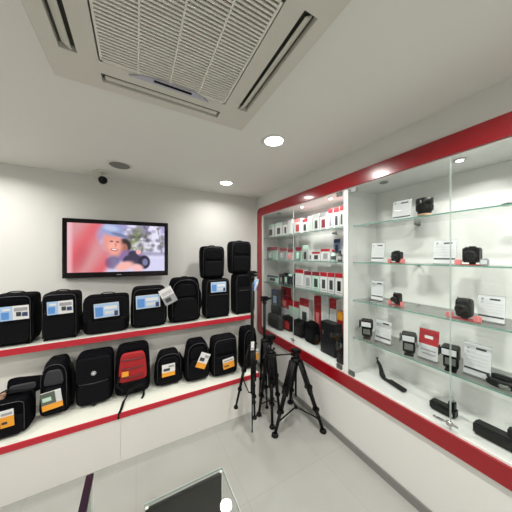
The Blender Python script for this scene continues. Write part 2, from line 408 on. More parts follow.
def picture(u, v):    # u right, v down, both 0..1, aspect 1.8
    x = u*1.8; y = v
    c = mixc((.42,.38,.62), (.72,.72,.90), sm(.2, .75, v+.1*noise(u*2, v)))
    c = mixc(c, (.25,.30,.12), .75*el(x, y, 1.22, .22, .16, .22, .5, .6))
    c = mixc(c, (.42,.48,.16), .6*el(x, y, 1.25, .45, .22, .10, 0, .6))
    c = mixc(c, (.85,.85,.95), .8*el(x, y, 1.62, .28, .12, .30, 0, .6))
    c = mixc(c, (.12,.10,.14), .8*(1-sm(.0, .03, abs(x-1.42+.25*(y-.2)))) if y < .6 else 0)
    c = mixc(c, (.12,.10,.14), .7*(1-sm(.0, .022, abs(x-1.68-.15*(y-.2)))) if y < .6 else 0)
    c = mixc(c, (.25,.22,.36), .6*sm(.55, .60, v)*(1-sm(.62, .70, v)))
    c = mixc(c, (.62,.60,.80), .5*sm(.68, .75, v))
    for bx, by, br, bc, bs in BL:
        if abs(x-bx) < br*2 and abs(y-by) < br*2: c = mixc(c, bc, bs*el(x, y, bx, by, br, br*.8, 0, .7))
    # dark hair of the second figure behind
    c = mixc(c, (.05,.03,.04), el(x, y, 1.00, .45, .13, .16, 0, .2))
    c = mixc(c, (.45,.20,.16), el(x, y, .99, .50, .07, .10, 0, .25))
    c = mixc(c, (.30,.20,.40), el(x, y, 1.10, .68, .26, .14, 0, .3))
    # head
    c = mixc(c, (.80,.36,.30), el(x, y, .78, .40, .17, .28, -.2, .25))
    c = mixc(c, (.90,.52,.44), .7*el(x, y, .80, .47, .10, .12, 0, .6))
    c = mixc(c, (.35,.40,.62), el(x, y, .78, .12, .22, .13, .2, .25))
    c = mixc(c, (.60,.66,.86), .7*el(x, y, .74, .08, .14, .06, .2, .5))
    c = mixc(c, (.22,.25,.42), el(x, y, .90, .22, .15, .035, .25, .3))
    for ex, ey in ((.76,.36), (.87,.37)): c = mixc(c, (.10,.04,.04), el(x, y, ex, ey, .030, .014, .1, .4))
    c = mixc(c, (.62,.22,.18), .7*el(x, y, .835, .43, .02, .05, 0, .5))
    c = mixc(c, (.50,.06,.08), el(x, y, .81, .535, .066, .030, .12, .3))
    c = mixc(c, (.95,.92,.90), el(x, y, .81, .530, .048, .014, .12, .3))
    # red blurred figure at the left
    r = 1-sm(.52, .70, x+.10*math.sin(y*7)-.10*(y > .62)*sm(.6, .9, y))
    rc = mixc((.72,.17,.20), (.68,.33,.35), .5+.5*math.sin(x*9+y*6))
    rc = mixc(rc, (.55,.06,.10), .5*el(x, y, .2, .75, .12, .3, .4, .7))
    c = mixc(c, rc, r)
    c = mixc(c, (.90,.66,.72), .55*(1-sm(.02, .10, abs(x-.02))))
    c = mixc(c, (.16,.12,.26), .8*el(x, y, .78, .80, .13, .14, .5, .3))
    # camera and hands
    c = mixc(c, (.06,.05,.11), el(x, y, 1.16, .76, .19, .13, 0, .12))
    c = mixc(c, (.06,.05,.10), el(x, y, 1.16, .62, .09, .07, 0, .2))
    c = mixc(c, (.03,.02,.06), el(x, y, 1.38, .80, .12, .15, 0, .12))
    c = mixc(c, (.28,.30,.50), .8*el(x, y, 1.40, .80, .055, .075, 0, .25))
    c = mixc(c, (.88,.50,.46), el(x, y, 1.00, .88, .17, .09, -.3, .4))
    c = mixc(c, (.88,.55,.55), el(x, y, 1.24, .92, .12, .08, .2, .4))
    c = mixc(c, (.85,.48,.45), el(x, y, 1.27, .58, .05, .05, .5, .3))
    return c
sc = bmesh.new(); nu, nv = 200, 112
sx0, sx1, sz0, sz1 = -TW/2+bx_, TW/2-bx_, bb-.002, TH_-bt+.002
vv = [[sc.verts.new((sx0+(sx1-sx0)*i/nu, .006, sz0+(sz1-sz0)*j/nv)) for i in range(nu+1)] for j in range(nv+1)]
cl = sc.loops.layers.float_color.new('picture')
for j in range(nv):
    for i in range(nu):
        fc = sc.faces.new((vv[j][i], vv[j][i+1], vv[j+1][i+1], vv[j+1][i]))
        for lpz in fc.loops:
            co = lpz.vert.co; c = picture((co.x-sx0)/(sx1-sx0), 1-(co.z-sz0)/(sz1-sz0)); lpz[cl] = (*[max(0, q)**1.2 for q in c], 1)
me = bpy.data.meshes.new('screen'); sc.to_mesh(me); sc.free()
ms = bpy.data.materials.new('screen_picture'); ms.use_nodes = True; nt = ms.node_tree; pb = nt.nodes['Principled BSDF']
at = nt.nodes.new('ShaderNodeVertexColor'); at.layer_name = 'picture'
nt.links.new(at.outputs['Color'], pb.inputs['Emission Color']); pb.inputs['Emission Strength'].default_value = 1.15
pb.inputs['Base Color'].default_value = (.01,.01,.01,1); pb.inputs['Roughness'].default_value = .25
me.materials.append(ms); so_ = bpy.data.objects.new('screen', me); COL.objects.link(so_); so_.parent = tv

# ---------- bags ----------
def card(mb, x0, z0, x1, z1, y, layout, tilt=0, th=.002):
    """printed card facing -y; layout = list of (u0,v0,u1,v1,mat)"""
    w_, h_ = x1-x0, z1-z0; cx_, cz_ = (x0+x1)/2, (z0+z1)/2
    mt = Matrix.Translation((cx_, y, cz_)) @ Matrix.Rotation(tilt, 4, 'Y')
    base = 'white' if not layout or layout[0][4] != 'base' else layout[0][0]
    mb.m(base).box(-w_/2, -th/2, -h_/2, w_/2, th/2, h_/2, 0, mtx=mt)
    k = 1
    for q in layout:
        if q[4] == 'base': continue
        k += 1
        mb.m(q[4]).box(-w_/2+q[0]*w_, -th/2-.0005*k, -h_/2+q[1]*h_, -w_/2+q[2]*w_, th/2-.0002, -h_/2+q[3]*h_, mtx=mt)
    return mb
BLUE = [(0,0,0,0,'paper'), (.0,.0,.42,1,'lightblue'), (.04,.1,.3,.6,'blue'), (.48,.62,.95,.86,'grey'), (.55,.25,.72,.55,'dark'), (.76,.22,.95,.5,'navy'), (.1,.7,.36,.85,'white')]
BLUE2 = [(0,0,0,0,'paper'), (.02,.03,.98,.97,'lightblue'), (.05,.1,.35,.75,'blue'), (.4,.55,.92,.78,'white'), (.42,.2,.88,.42,'paper'), (.80,.05,.95,.4,'navy')]
ORG = [(0,0,0,0,'paper'), (0,0,1,.30,'orange'), (0,.32,.7,.97,'olive'), (.08,.5,.5,.72,'mint'), (.72,.35,1,.95,'paper')]
ORG2 = [(0,0,0,0,'paper'), (0,0,1,.62,'orange'), (.1,.72,.9,.84,'grey'), (.1,.2,.5,.34,'dark')]
ORG3 = [(0,0,0,0,'paper'), (.0,.0,1,.33,'orange'), (.12,.45,.6,.66,'dark'), (.5,.72,.92,.88,'grey')]
def arch(w_, h0, h1, r, n=10):
    pts = [(-w_/2, h0)]
    for i in range(n+1):
        a = PI-PI*i/n; pts.append((math.cos(a)*w_/2*1.0 if r == 0 else math.copysign(abs(math.cos(a))**r, math.cos(a))*w_/2, h1-(h1-h0)*.35+(h1-h0)*.35*abs(math.sin(a))**r if r else h1*math.sin(a)))
    pts.append((w_/2, h0)); return pts
NB = [0]
def bag(px0, px1, pt, pb_, Yf, dep, zbase, name, label, cat, style, lab=None, group='bags', fabric=0, e=.35, prof=None, hand=True):
    zc = (px0+px1)/2
    xf0, _ = onY(px0, Yf); xf1, _ = onY(px1, Yf)
    xb0, _ = onY(px0, Yf+dep*.85); xb1, _ = onY(px1, Yf+dep*.85)
    x0 = max(xf0, xb0); x1 = min(xf1, xb1)
    if x1 <= x0: x1 = x0+.1
    _, t = onY(zc, Yf); w_ = (x1-x0)*(1.13 if style in ('box',) else 1.09 if style in ('flap', 'red') else 1.04 if style in ('case', 'messenger') else 1.04); h = zat(pt, t)-zbase
    if not hand: pass
    o = thing(name, label, cat, ((x0+x1)/2, Yf+dep/2, zbase), 0, group)
    fb = M['fab'][fabric]; bh = h
    mb = MB().m(fb).blob((0,0,0), w_, dep, bh, e, .22, prof or (lambda z: 1-.03*z), .012)
    mb.build('body', o)
    fy = -dep/2
    def pocket(w2, z0, h2, d2_, mm='fabpocket', x=0, nm='front_pocket', ee=.3, pf=None, lbl=None):
        q = MB().m(mm).blob((x, fy-d2_*.15, z0), w2, d2_*2, h2, ee, .3, pf, .01, 32, 16).build(nm, o)
        if lbl: q['label'] = lbl
        return q
    def zipper(pts, parent=None, r=.0022):
        return MB().m('zip').tube([(x, y, z) for x, y, z in pts], r, 6).build('zip', parent or o)
    def grab(w2, rise, z, y=0, rad=.006):
        pts = [(math.cos(PI-PI*i/12)*w2/2, y, z+rise*abs(math.sin(PI*i/12))**.6) for i in range(13)]
        return MB().m('web').tube(pts, rad, 8, flat=(.010, .004)).build('handle', o)
    def vstrap(x, z0, z1, wdt=.02, yy=.0):
        n = 8; pts = [(x, fy+yy-.004-.004*math.sin(PI*i/n), z0+(z1-z0)*i/n) for i in range(n+1)]
        return MB().m('web').tube(pts, .008, 8, flat=(wdt/2, .0022)).build('strap', o)
    if style == 'case':       # boxy trolley case
        pocket(w_*.86, h*.06, h*.62, .018, ee=.2)
        zipper([(x*.92, fy-.004, z) for x, z in arch(w_*.96, h*.05, h*.97, .3)])
        zipper([(-w_*.36, fy-.030, h*.60), (0, fy-.031, h*.605), (w_*.36, fy-.030, h*.60)])
        if hand: grab(w_*.42, .022, h-.006, -.01)
        for sx in (-1, 1): MB().m('web').box(sx*w_*.46-.006, fy+.01, h*.15, sx*w_*.46+.006, fy+.03, h*.85, .003).build('side_strap', o)
        for sx in (-1, 1): MB().m('rubber').box(sx*w_*.38-.015, fy+.005, -.0, sx*w_*.38+.015, fy+.035, .012, .003).build('foot', o)
    elif style == 'messenger':
        pocket(w_*.97, h*.30, h*.66, .012, 'fabpocket', nm='flap', ee=.25)
        pocket(w_*.8, h*.05, h*.30, .016, ee=.25)
        grab(w_*.36, .02, h-.012, -.03); grab(w_*.34, .028, h-.012, .02)
        for sx in (-1, 1):
            vstrap(sx*w_*.34, h*.12, h*.8)
            MB().m('black').box(sx*w_*.34-.014, fy-.022, h*.34, sx*w_*.34+.014, fy-.012, h*.42, .003).build('buckle', o)
        MB().m('web').tube([(-w_*.49, 0, h*.75), (-w_*.53, -.02, h*.45), (-w_*.50, -.03, h*.1)], .01, 8, flat=(.014, .003)).build('shoulder_strap', o)
    elif style == 'shoulder':
        pocket(w_*.80, h*.06, h*.52, .022, ee=.3)
        zipper([(x*.9, fy-.003, z) for x, z in arch(w_*.92, h*.12, h*.95, .4)])
        pts = [(math.cos(PI-PI*i/14)*w_*.36, .0, h*.86+.045*abs(math.sin(PI*i/14))**.5) for i in range(15)]
        MB().m('web').tube(pts, .01, 8, flat=(.014, .004)).build('carry_strap', o)
    else:                     # backpacks
        pf = (lambda z: 1-.35*z**3)
        if style == 'red': 
            pocket(w_*.80, h*.30, h*.60, .020, 'redfab', pf=lambda z: 1-.2*z**2, lbl='red front panel')
            pocket(w_*.74, h*.05, h*.26, .024, pf=None)
            for z in (.42, .60, .78): zipper([(-w_*.3, fy-.027, h*z), (0, fy-.030, h*z-.006), (w_*.3, fy-.027, h*z)], r=.003)
            ox, oy = o.location.x, o.location.y
            for pts in ([(-w_*.10, fy-.055, h*.22), (-w_*.18, fy-.070, h*.06), (-w_*.24, fy-.080, .010), (-.109-ox+.012, LY+.03-oy, .006), (-.109-ox, LY-.012-oy, .004), (-.112-ox, LY-.015-oy, -.03)],
                        [(w_*.30, fy-.03, h*.16), (w_*.30, fy-.050, h*.02), (w_*.28, fy-.075, .006), (w_*.24, fy-.10, .005)],
                        [(-w_*.34, fy-.01, h*.5), (-w_*.42, fy-.045, h*.3), (-w_*.25, fy-.06, h*.2)]):
                MB().m('web').tube(pts, .008, 8, flat=(.009, .003)).build('hanging_strap', o)
            MB().m('web').box(-w_*.05, fy-.062, h*.16, w_*.36, fy-.035, h*.27, .01).build('waist_pad', o)
            MB().m('black').box(-w_*.10, fy-.06, h*.14, w_*.02, fy-.045, h*.22, .004).build('buckle', o)
            MB().m('orange').box(-w_*.30, fy-.030, h*.44, -w_*.12, fy-.026, h*.54).build('hang_tag', o, label='small orange tag')
        elif style == 'flap':
            pocket(w_*.90, h*.46, h*.50, .020, 'fabpocket', nm='flap', ee=.3)
            pocket(w_*.84, h*.05, h*.40, .024, 'fabpocket', ee=.3)
            MB().m('grey').lathe((0, fy-.024, h*.66), [(.017, 0), (.017, .003), (.011, .0035)], '-Y').build('emblem', o, label='round pale grey emblem')
            MB().m('white').cone((0, fy-.028, h*.66), (0, fy-.0295, h*.66), .006).build('emblem_centre', o)
            MB().m('black').box(-.014, fy-.034, h*.02, .014, fy-.022, h*.10, .003).build('buckle', o)
            zipper([(-w_*.38, fy-.018, h*.47), (0, fy-.020, h*.455), (w_*.38, fy-.018, h*.47)], r=.003)
        elif style == 'box':
            pocket(w_*.78, h*.08, h*.46, .022)
            pocket(w_*.66, h*.60, h*.30, .012, 'fab2' if False else 'fabpocket', nm='upper_pocket')
            zipper([(x*.92, fy-.003, z) for x, z in arch(w_*.92, h*.08, h*.95, .4)])
            for sx in (-1, 1): vstrap(sx*w_*.36, h*.1, h*.88, .012)
        else:
            pocket(w_*.78, h*.06, h*.50, .028, pf=pf)
            pocket(w_*.60, h*.58, h*.28, .012, 'fabgrey' if style == 'slate' else 'fabpocket', nm='upper_pocket', pf=pf)
            zipper([(x*.88, fy-.003, z) for x, z in arch(w_*.90, h*.15, h*.96, .8)])
            for sx in (-1, 1): vstrap(sx*w_*.40, h*.06, h*.55, .012, .014)
            MB().m('web').tube([(w_*.40, 0, h*.85), (w_*.50, .0, h*.6), (w_*.51, -.01, h*.3), (w_*.44, -.02, h*.04)], .01, 8, flat=(.018, .005)).build('shoulder_strap', o)
        grab(w_*.26, .018, h-.010, .0)
    if lab:
        lx0, lx1, ly0, ly1, lay, tilt = lab
        yy = Yf-(.050 if style not in ('case','messenger') else .040)
        if style == 'shoulder': yy = Yf-.042
        X0, t0 = onY(lx0, yy); X1, t1 = onY(lx1, yy); tm = (t0+t1)/2
        cb = card(MB(), X0-o.location.x, zat(ly1, tm)-zbase, X1-o.location.x, zat(ly0, tm)-zbase, yy-o.location.y, lay, tilt)
        cb.build('label_card', o)
    NB[0] += 1
    return o
Yu, Yl = UY+.065, LY+.10
GU, GL = 'camera bags on the upper ledge', 'camera bags on the lower ledge'
flat = lambda z: 1-.02*z
U = [
 (-13, 41, 293, 348, 'case', (0,29,306,320,BLUE,-.03), 'camera_case', 'black boxy camera case with wide blue and white card, leftmost on upper ledge', 'camera case', .20, 0, flat),
 (41, 82, 291, 343, 'case', (47,73,301,314,BLUE,-.03), 'camera_case', 'black boxy camera case with blue and white card, second from left on upper ledge', 'camera case', .20, 1, flat),
 (83, 129, 296, 337, 'messenger', (94,119,303,317,BLUE2,-.04), 'messenger_bag', 'wide black messenger bag with double handles and light blue card on upper ledge', 'bag', .18, 0, flat),
 (131, 167, 287, 328, 'shoulder', (136,160,295,308,BLUE2,-.03), 'shoulder_bag', 'black shoulder bag with blue card below the right end of the television', 'bag', .17, 2, lambda z: 1-.10*z**3),
 (168, 201, 278, 323, 'pack', None, 'camera_backpack', 'plain black rounded backpack with white swing tag on upper ledge', 'backpack', .16, 0, lambda z: 1-.18*z**4),
 (202, 230, 277, 318, 'case', (211,226,282,292,BLUE2,0), 'camera_case', 'black camera case with small blue card holding up a smaller backpack', 'camera case', .17, 1, flat),
 (231, 255, 272, 314, 'case', None, 'camera_case', 'black camera case at the right end of the upper ledge behind the tripods', 'camera case', .17, 2, flat),
]
UB = []
for a in U:
    UB.append(bag(a[0], a[1], a[2]+ (2 if a[4]=='case' else 0), a[3], Yu, a[9], UH+.001, a[6], a[7], a[8], a[4], a[5], GU, a[10], prof=a[11], hand=a[0] < 200, e=.25 if a[4] in ('case','messenger') else .4))
# swing tag of the plain backpack
o = UB[4]; X0, t = onY(160, Yu-.06); X1, _ = onY(176, Yu-.06)
cb = card(MB(), X0-o.location.x+.012, zat(305,t)-o.location.z, X1-o.location.x-.012, zat(288,t)-o.location.z, Yu-.06-o.location.y, [(0,0,0,0,'paper'), (0,.0,1,.5,'grey'), (.1,.58,.9,.8,'faint'), (.15,.15,.6,.4,'dark')], -.45)
cb.build('swing_tag', o, label='white and grey swing tag')
MB().m('web').tube([((X0+X1)/2-o.location.x, Yu-.06-o.location.y, zat(289,t)-o.location.z), (0, -.06, zat(280,t)-o.location.z)], .001, 6).build('tag_cord', o)
# blue tag at the side of the end case
o = UB[6]; X0, t = onY(254.5, Yu-.05)
card(MB(), X0-o.location.x-.01, zat(291,t)-o.location.z, X0-o.location.x+.045, zat(279,t)-o.location.z, Yu-.045-o.location.y, BLUE2, .25).build('swing_tag', o, label='light blue swing tag')
for base, px0, px1, pt, lab_, col_ in ((UB[5], 200, 224, 246, 'small black backpack standing on the blue carded case, left of the stacked pair', 0), (UB[6], 228, 251, 241, 'small black backpack with silvery badge standing on the end case, nearest corner', 1)):
    bz_ = UH+.001+max((v.co.z for c in base.children if c.name.startswith('body') for v in c.data.vertices))
    q = bag(px0, px1, pt, 0, Yu+.02, .13, bz_+.003, 'camera_backpack', lab_, 'backpack', 'box', None, 'backpacks stacked on cases', col_, e=.35, prof=lambda z: .92+.14*z-.14*z**6)
    if col_:
        MB().m('grey').box(-.025, -.13/2-.018, .17, .025, -.13/2-.015, .20, .003).build('badge', q, label='silvery grey badge')
Lw = [
 (-16, 36, 401, 432, 'shoulder', (0,14,410,427,ORG2,-.05), 'shoulder_bag', 'low black shoulder bag with raised strap and orange label, leftmost on lower ledge', 'bag', .17, 0, None),
 (38, 74, 359, 412, 'slate', (41,62,391,409,ORG,-.12), 'camera_backpack', 'black domed backpack with grey upper pocket and white and orange card on lower ledge', 'backpack', .17, 1, lambda z: 1-.38*z**2.4),
 (76, 113, 352, 404, 'flap', None, 'camera_backpack', 'square black flap backpack with round pale emblem and no label card', 'backpack', .17, 0, flat),
 (116, 149, 344, 395, 'red', None, 'camera_backpack', 'black and red backpack with straps hanging over the red strip', 'backpack', .16, 0, lambda z: 1-.12*z**5),
 (154, 183, 350, 384, 'pack', (162,175,364,376,ORG3,0), 'camera_backpack', 'smallest black backpack on the lower ledge, with white and orange card', 'backpack', .14, 2, lambda z: 1-.40*z**2.6),
 (183, 210, 339, 381, 'pack', (198,208,353,368,ORG3,.45), 'camera_backpack', 'black domed backpack with a tilted white and orange tag on lower ledge', 'backpack', .15, 0, lambda z: 1-.35*z**2.6),
 (210, 237, 335, 376, 'box', (223,234,358,368,ORG2,-.1), 'camera_backpack', 'boxy black backpack with orange label left of the tripods on lower ledge', 'backpack', .15, 1, lambda z: 1-.10*z**3),
 (238, 257.5, 326, 368, 'pack', (253.5,258.5,349,360,ORG2,0), 'camera_backpack', 'black backpack behind the tripods at the right end of the lower ledge', 'backpack', .15, 0, lambda z: 1-.2*z**3),
]
LB = []
for a in Lw:
    LB.append(bag(a[0], a[1], a[2]+(0 if len(LB) == 0 else 3), a[3], [1.97,2.08,2.085,2.085,2.09,2.03,1.99,2.0][len(LB)], a[9], LH+.001, a[6], a[7], a[8], a[4], a[5], GL, a[10], prof=a[11], e=.35))
# raised flap strap and tan patch of the left shoulder bag
o = LB[0]; w_ = .24
bt_ = max(v.co.z for c in o.children if c.name.startswith('body') for v in c.data.vertices)
lx_ = -.675-o.location.x
ld = MB().m(M['fab'][0]).blob((0,0,0), .20, .045, .105, .35, .4, lambda z: .82+.2*z, .02, 32, 14)
ld.xf(Matrix.Translation((lx_, .03, bt_-.022)) @ Matrix.Rotation(-.35, 4, 'X') @ Matrix.Rotation(.12, 4, 'Y')).build('raised_lid', o)
MB().m('web').tube([(lx_-.12, -.03, bt_-.03), (lx_-.11, -.04, bt_+.03), (lx_-.06, -.045, bt_+.055), (lx_, -.04, bt_+.035), (lx_+.06, -.03, bt_+.02), (lx_+.07, -.02, bt_-.04)], .008, 8, flat=(.011,.004)).build('shoulder_strap', o)
MB().m('fabgrey').blob((lx_+.005, .0, bt_+.012), .13, .02, .045, .35, .4, None, 0, 24, 10).build('lid_mesh', o)
MB().m('tan').blob((lx_-.10, -.02, bt_-.008), .06, .05, .035, .5, .5, None, .05, 20, 10).build('leather_patch', o, label='tan leather patch')

# ---------- product helpers (each stands on its base, front towards -x) ----------
def face_mtx(x, y, z, rz=0): return Matrix.Translation((x, y, z)) @ Matrix.Rotation(rz, 4, 'Z')
def price_card(px0, px1, pt, zb_, X, label, kind='white'):
    y0, t0 = onX(px0, X); y1, t1 = onX(px1, X); yc = (y0+y1)/2; w_ = abs(y0-y1); t = (t0+t1)/2; h = zat(pt, t)-zb_
    o = thing('product_card', label, 'product card', (X, yc, zb_), 0, 'product cards in the glass cabinet')
    mt = Matrix.Rotation(.12, 4, 'Y')
    MB().m('acrylic').box(-.001, -w_/2, .001, .001, w_/2, h+.004, 0, mtx=mt).box(-.022, -w_/2, 0.0, .03, w_/2, .0018).build('acrylic_stand', o)
    c = MB().m('redprint' if kind == 'red' else 'paper')
    if kind == 'red':
        c.m('paper').box(-.0035, -w_/2+.001, .006, -.0012, w_/2-.001, h*.5, mtx=mt); c.m('redprint').box(-.0035, -w_/2+.001, h*.5, -.0012, w_/2-.001, h, mtx=mt)
        c.m('white').box(-.0042, -w_*.22, h*.70, -.003, w_*.2, h*.80, mtx=mt); c.m('grey').box(-.0042, -w_*.38, h*.3, -.003, w_*.38, h*.34, mtx=mt).box(-.0042, -w_*.38, h*.18, -.003, w_*.3, h*.22, mtx=mt)
    else:
        c.m('paper').box(-.0035, -w_/2+.001, .006, -.0012, w_/2-.001, h, mtx=mt)
        c.m('dark').box(-.0042, -w_*.32, h*.84, -.003, w_*.05, h*.90, mtx=mt)
        c.m('grey').cone((-.003-.0, w_*.28, h*.87), (-.0045, w_*.28, h*.87), .006, seg=10) if w_ > .07 else None
        for k, (a, b_) in enumerate(((.42,.42), (.42,.36), (.42,.40), (.36,.30))): c.m('faint').box(-.0042, -w_*a, h*(.70-.11*k), -.003, w_*b_, h*(.715-.11*k), mtx=mt)
        c.m('dark').box(-.0042, -w_*.46, h*.19, -.003, w_*.46, h*.25, mtx=mt)
    c.build('printed_sheet', o)
    return o
# right half of the cabinet --------------------------------------------------
T1, T2, T3, T4 = [z+.0005 for z in SH]; T5 = IB+.0005
price_card(392, 411, 200, T1, 1.66, 'pale card beside the tall lens on the top glass shelf')
price_card(371, 384, 243, T2, 1.64, 'narrow card at the left end of the second shelf, near the white divider')
price_card(433, 456, 240, T2, 1.64, 'wide white card on the second shelf left of the black camera cube')
price_card(371, 383, 281, T3, 1.66, 'narrow card at the left end of the third shelf, near the white divider')
price_card(477, 505, 296, T3, 1.635, 'large white card on the third shelf right of the round camera')
price_card(375, 391, 321, T4, 1.62, 'small white card beside the leftmost flash on the fourth shelf')
price_card(418, 438, 330, T4, 1.60, 'red topped card between two flash units on the fourth shelf', 'red')
price_card(463, 491, 345, T4, 1.60, 'wide white card right of the video light on the fourth shelf')

def camera_item(px, X, zb_, w_, h_, label, lensr=.02, cat='camera', name='compact_camera', rnd=False):
    y, t = onX(px, X); rz = math.atan2(-y, -X)+PI   # front towards the room, slightly turned
    o = thing(name, label, cat, (X, y, zb_), 0, 'cameras on red stands')
    # red stand with two wings
    s = MB().m('redprint').box(-.012, -w_*.62, 0, .045, w_*.62, .004, .001)
    s.m('pink').box(-.010, -w_*.98, 0, .006, -w_*.55, .032, .004).box(-.010, w_*.55, 0, .006, w_*.98, .030, .004)
    s.build('red_stand', o)
    b = MB().m('black')
    if rnd: b.blob((.02, 0, .012), w_*.9, w_*.9, h_, .45, .4, None, 0, 28, 14) ; b.xf(Matrix.Rotation(0, 4, 'Z'))
    else: b.box(-.01, -w_/2, .014, .04, w_/2, h_+.010, .005).box(0, -w_*.22, h_+.008, .03, w_*.18, h_+.018, .003)
    b.cone((.02, 0, .003), (.02, 0, .02), .014); b.build('body', o)
    fx = -.01 if not rnd else -.02
    lz = h_*.52+.008
    lz = max(lz, lensr+.010)
    l = MB().m('black').lathe((fx, 0, lz), [(lensr, -.004), (lensr, .012), (lensr*.92, .014), (lensr*.9, .022), (lensr*.7, .022)], '-X').build('lens', o)
    MB().m('blackgloss').lathe((fx-.018, 0, lz), [(lensr*.72, 0), (lensr*.6, .003), (lensr*.3, .005)], '-X').build('lens_glass', l)
    MB().m('chrome').lathe((.012, w_*.32, h_+.009), [(.006, 0), (.006, .006), (.004, .008)]).build('dial', o)
    return o
camera_item(396, 1.62, T2, .060, .070, 'small black camera on red stand near left end of the second shelf')
camera_item(471, 1.60, T2, .070, .085, 'square black camera on red stand right of the wide card, second shelf', .026)
camera_item(396, 1.62, T3, .054, .074, 'small dark camera on red stand near left end of the third shelf', .018, rnd=True)
camera_item(463, 1.58, T3, .076, .104, 'rounded black camera on red stand left of the large card, third shelf', .026, rnd=True)
y, t = onX(484.5, 1.60)
o = thing('battery_pack', 'small grey box at the right of the square black camera', 'battery pack', (1.60, y, T2), 0)
MB().m('grey').box(-.012, -.016, 0, .012, .016, .034, .003).build('case', o); MB().m('paper').box(-.013, -.012, .008, -.0115, .012, .028).build('sticker', o); MB().m('steel').box(-.006, -.01, .034, .006, .01, .036).build('contact', o)

# tall lens
y, t = onX(424.5, 1.585)
o = thing('zoom_lens', 'black zoom lens standing upright on the top glass shelf', 'camera lens', (1.585, y, T1))
MB().m('black').lathe((0,0,0), [(.030,0),(.034,.004),(.034,.022),(.036,.024),(.036,.030),(.040,.034),(.042,.075),(.046,.080),(.046,.110),(.042,.113),(.036,.112)]).build('barrel', o)
zr = MB().m('rubber')
for i in range(30):
    a = 2*PI*i/30; zr.box(-.0015, -.002, .040, .0015, .002, .072, mtx=Matrix.Rotation(a, 4, 'Z') @ Matrix.Translation((.0435, 0, 0)))
zr.build('zoom_ring', o)
MB().m('tan').lathe((0,0,.005), [(.0345,0),(.0355,.002),(.0355,.010),(.0345,.012)]).build('glare_ring', o, label='reddish brown glare painted round the lens foot')  # reddish glare low on the barrel, put into the colour of a ring
MB().m('blackgloss').lathe((0,0,.112), [(.034,0),(.020,.003)]).build('front_element', o)
MB().m('chrome').box(-.046, -.004, .082, -.044, .004, .098).build('switch', o)
y, t = onX(509, 1.60)
o = thing('camera_accessory', 'small dark lens cap on the top glass shelf at the right', 'lens cap', (1.60, y, T1))
MB().m('black').lathe((0,0,0), [(.026,0),(.028,.003),(.028,.010),(.024,.012)]).build('cap', o); MB().m('steel').box(-.02, -.003, .0122, .02, .003, .0145).build('pinch_tab', o)

# flash units
def flash(px, X, ptop, label, big=1.0, turn=0):
    y, t = onX(px, X); H = zat(ptop, t)-T4; k = H/.115
    o = thing('flash_unit', label, 'camera flash', (X, y, T4), turn, 'flash units on the fourth shelf')
    MB().m('black').box(-.022*k, -.020*k, 0, .022*k, .020*k, .008*k, .002).box(-.012*k, -.012*k, .008*k, .012*k, .012*k, .016*k).build('shoe_stand', o)
    MB().m('black').box(-.018*k, -.026*k, .015*k, .022*k, .026*k, .075*k, .005).build('body', o)
    MB().m('steel').box(-.0195*k, -.018*k, .030*k, -.018*k, .018*k, .060*k).build('control_panel', o)
    hd = MB().m('black').box(-.050*k, -.030*k, .076*k, .024*k, .030*k, .113*k, .005).build('head', o)
    MB().m('paper').box(-.052*k, -.025*k, .082*k, -.0495*k, .025*k, .108*k, .001).build('diffuser', hd)
    MB().m('chrome').cone((.002*k, -.031*k, .077*k), (.002*k, .031*k, .077*k), .008*k).build('pivot', o)
    for s in (-1, 1): MB().m('tripod').box(-.060*k, s*.034*k-.0015, .074*k, -.026*k, s*.034*k+.0015, .115*k, .0005).build('barn_door', o)
flash(367, 1.60, 319, 'black flash unit at the left end of the fourth shelf', turn=.5)
flash(409, 1.58, 332, 'black flash unit left of the red topped card on the fourth shelf', turn=.4)
flash(451, 1.57, 345, 'black video light with side flaps left of the wide white card', turn=.2)
y, t = onX(508, 1.60)
o = thing('headset', 'dark round cable coil lying at the right end of the fourth shelf', 'cable coil', (1.60, y, T4))
o.name = 'cable_coil'
for k, (r_, z_, mm) in enumerate(((.055,.008,'black'), (.050,.020,'black'), (.053,.032,'charcoal'))):
    MB().m(mm).tube([(r_*.8*math.cos(2*PI*i/32), r_*1.3*math.sin(2*PI*i/32), z_+.004+.004*math.sin(4*PI*i/32)) for i in range(33)], .007, 8).build('cable_loop', o)
MB().m('chrome').box(-.055, -.02, .010, -.040, .02, .030, .004).build('plug', o)

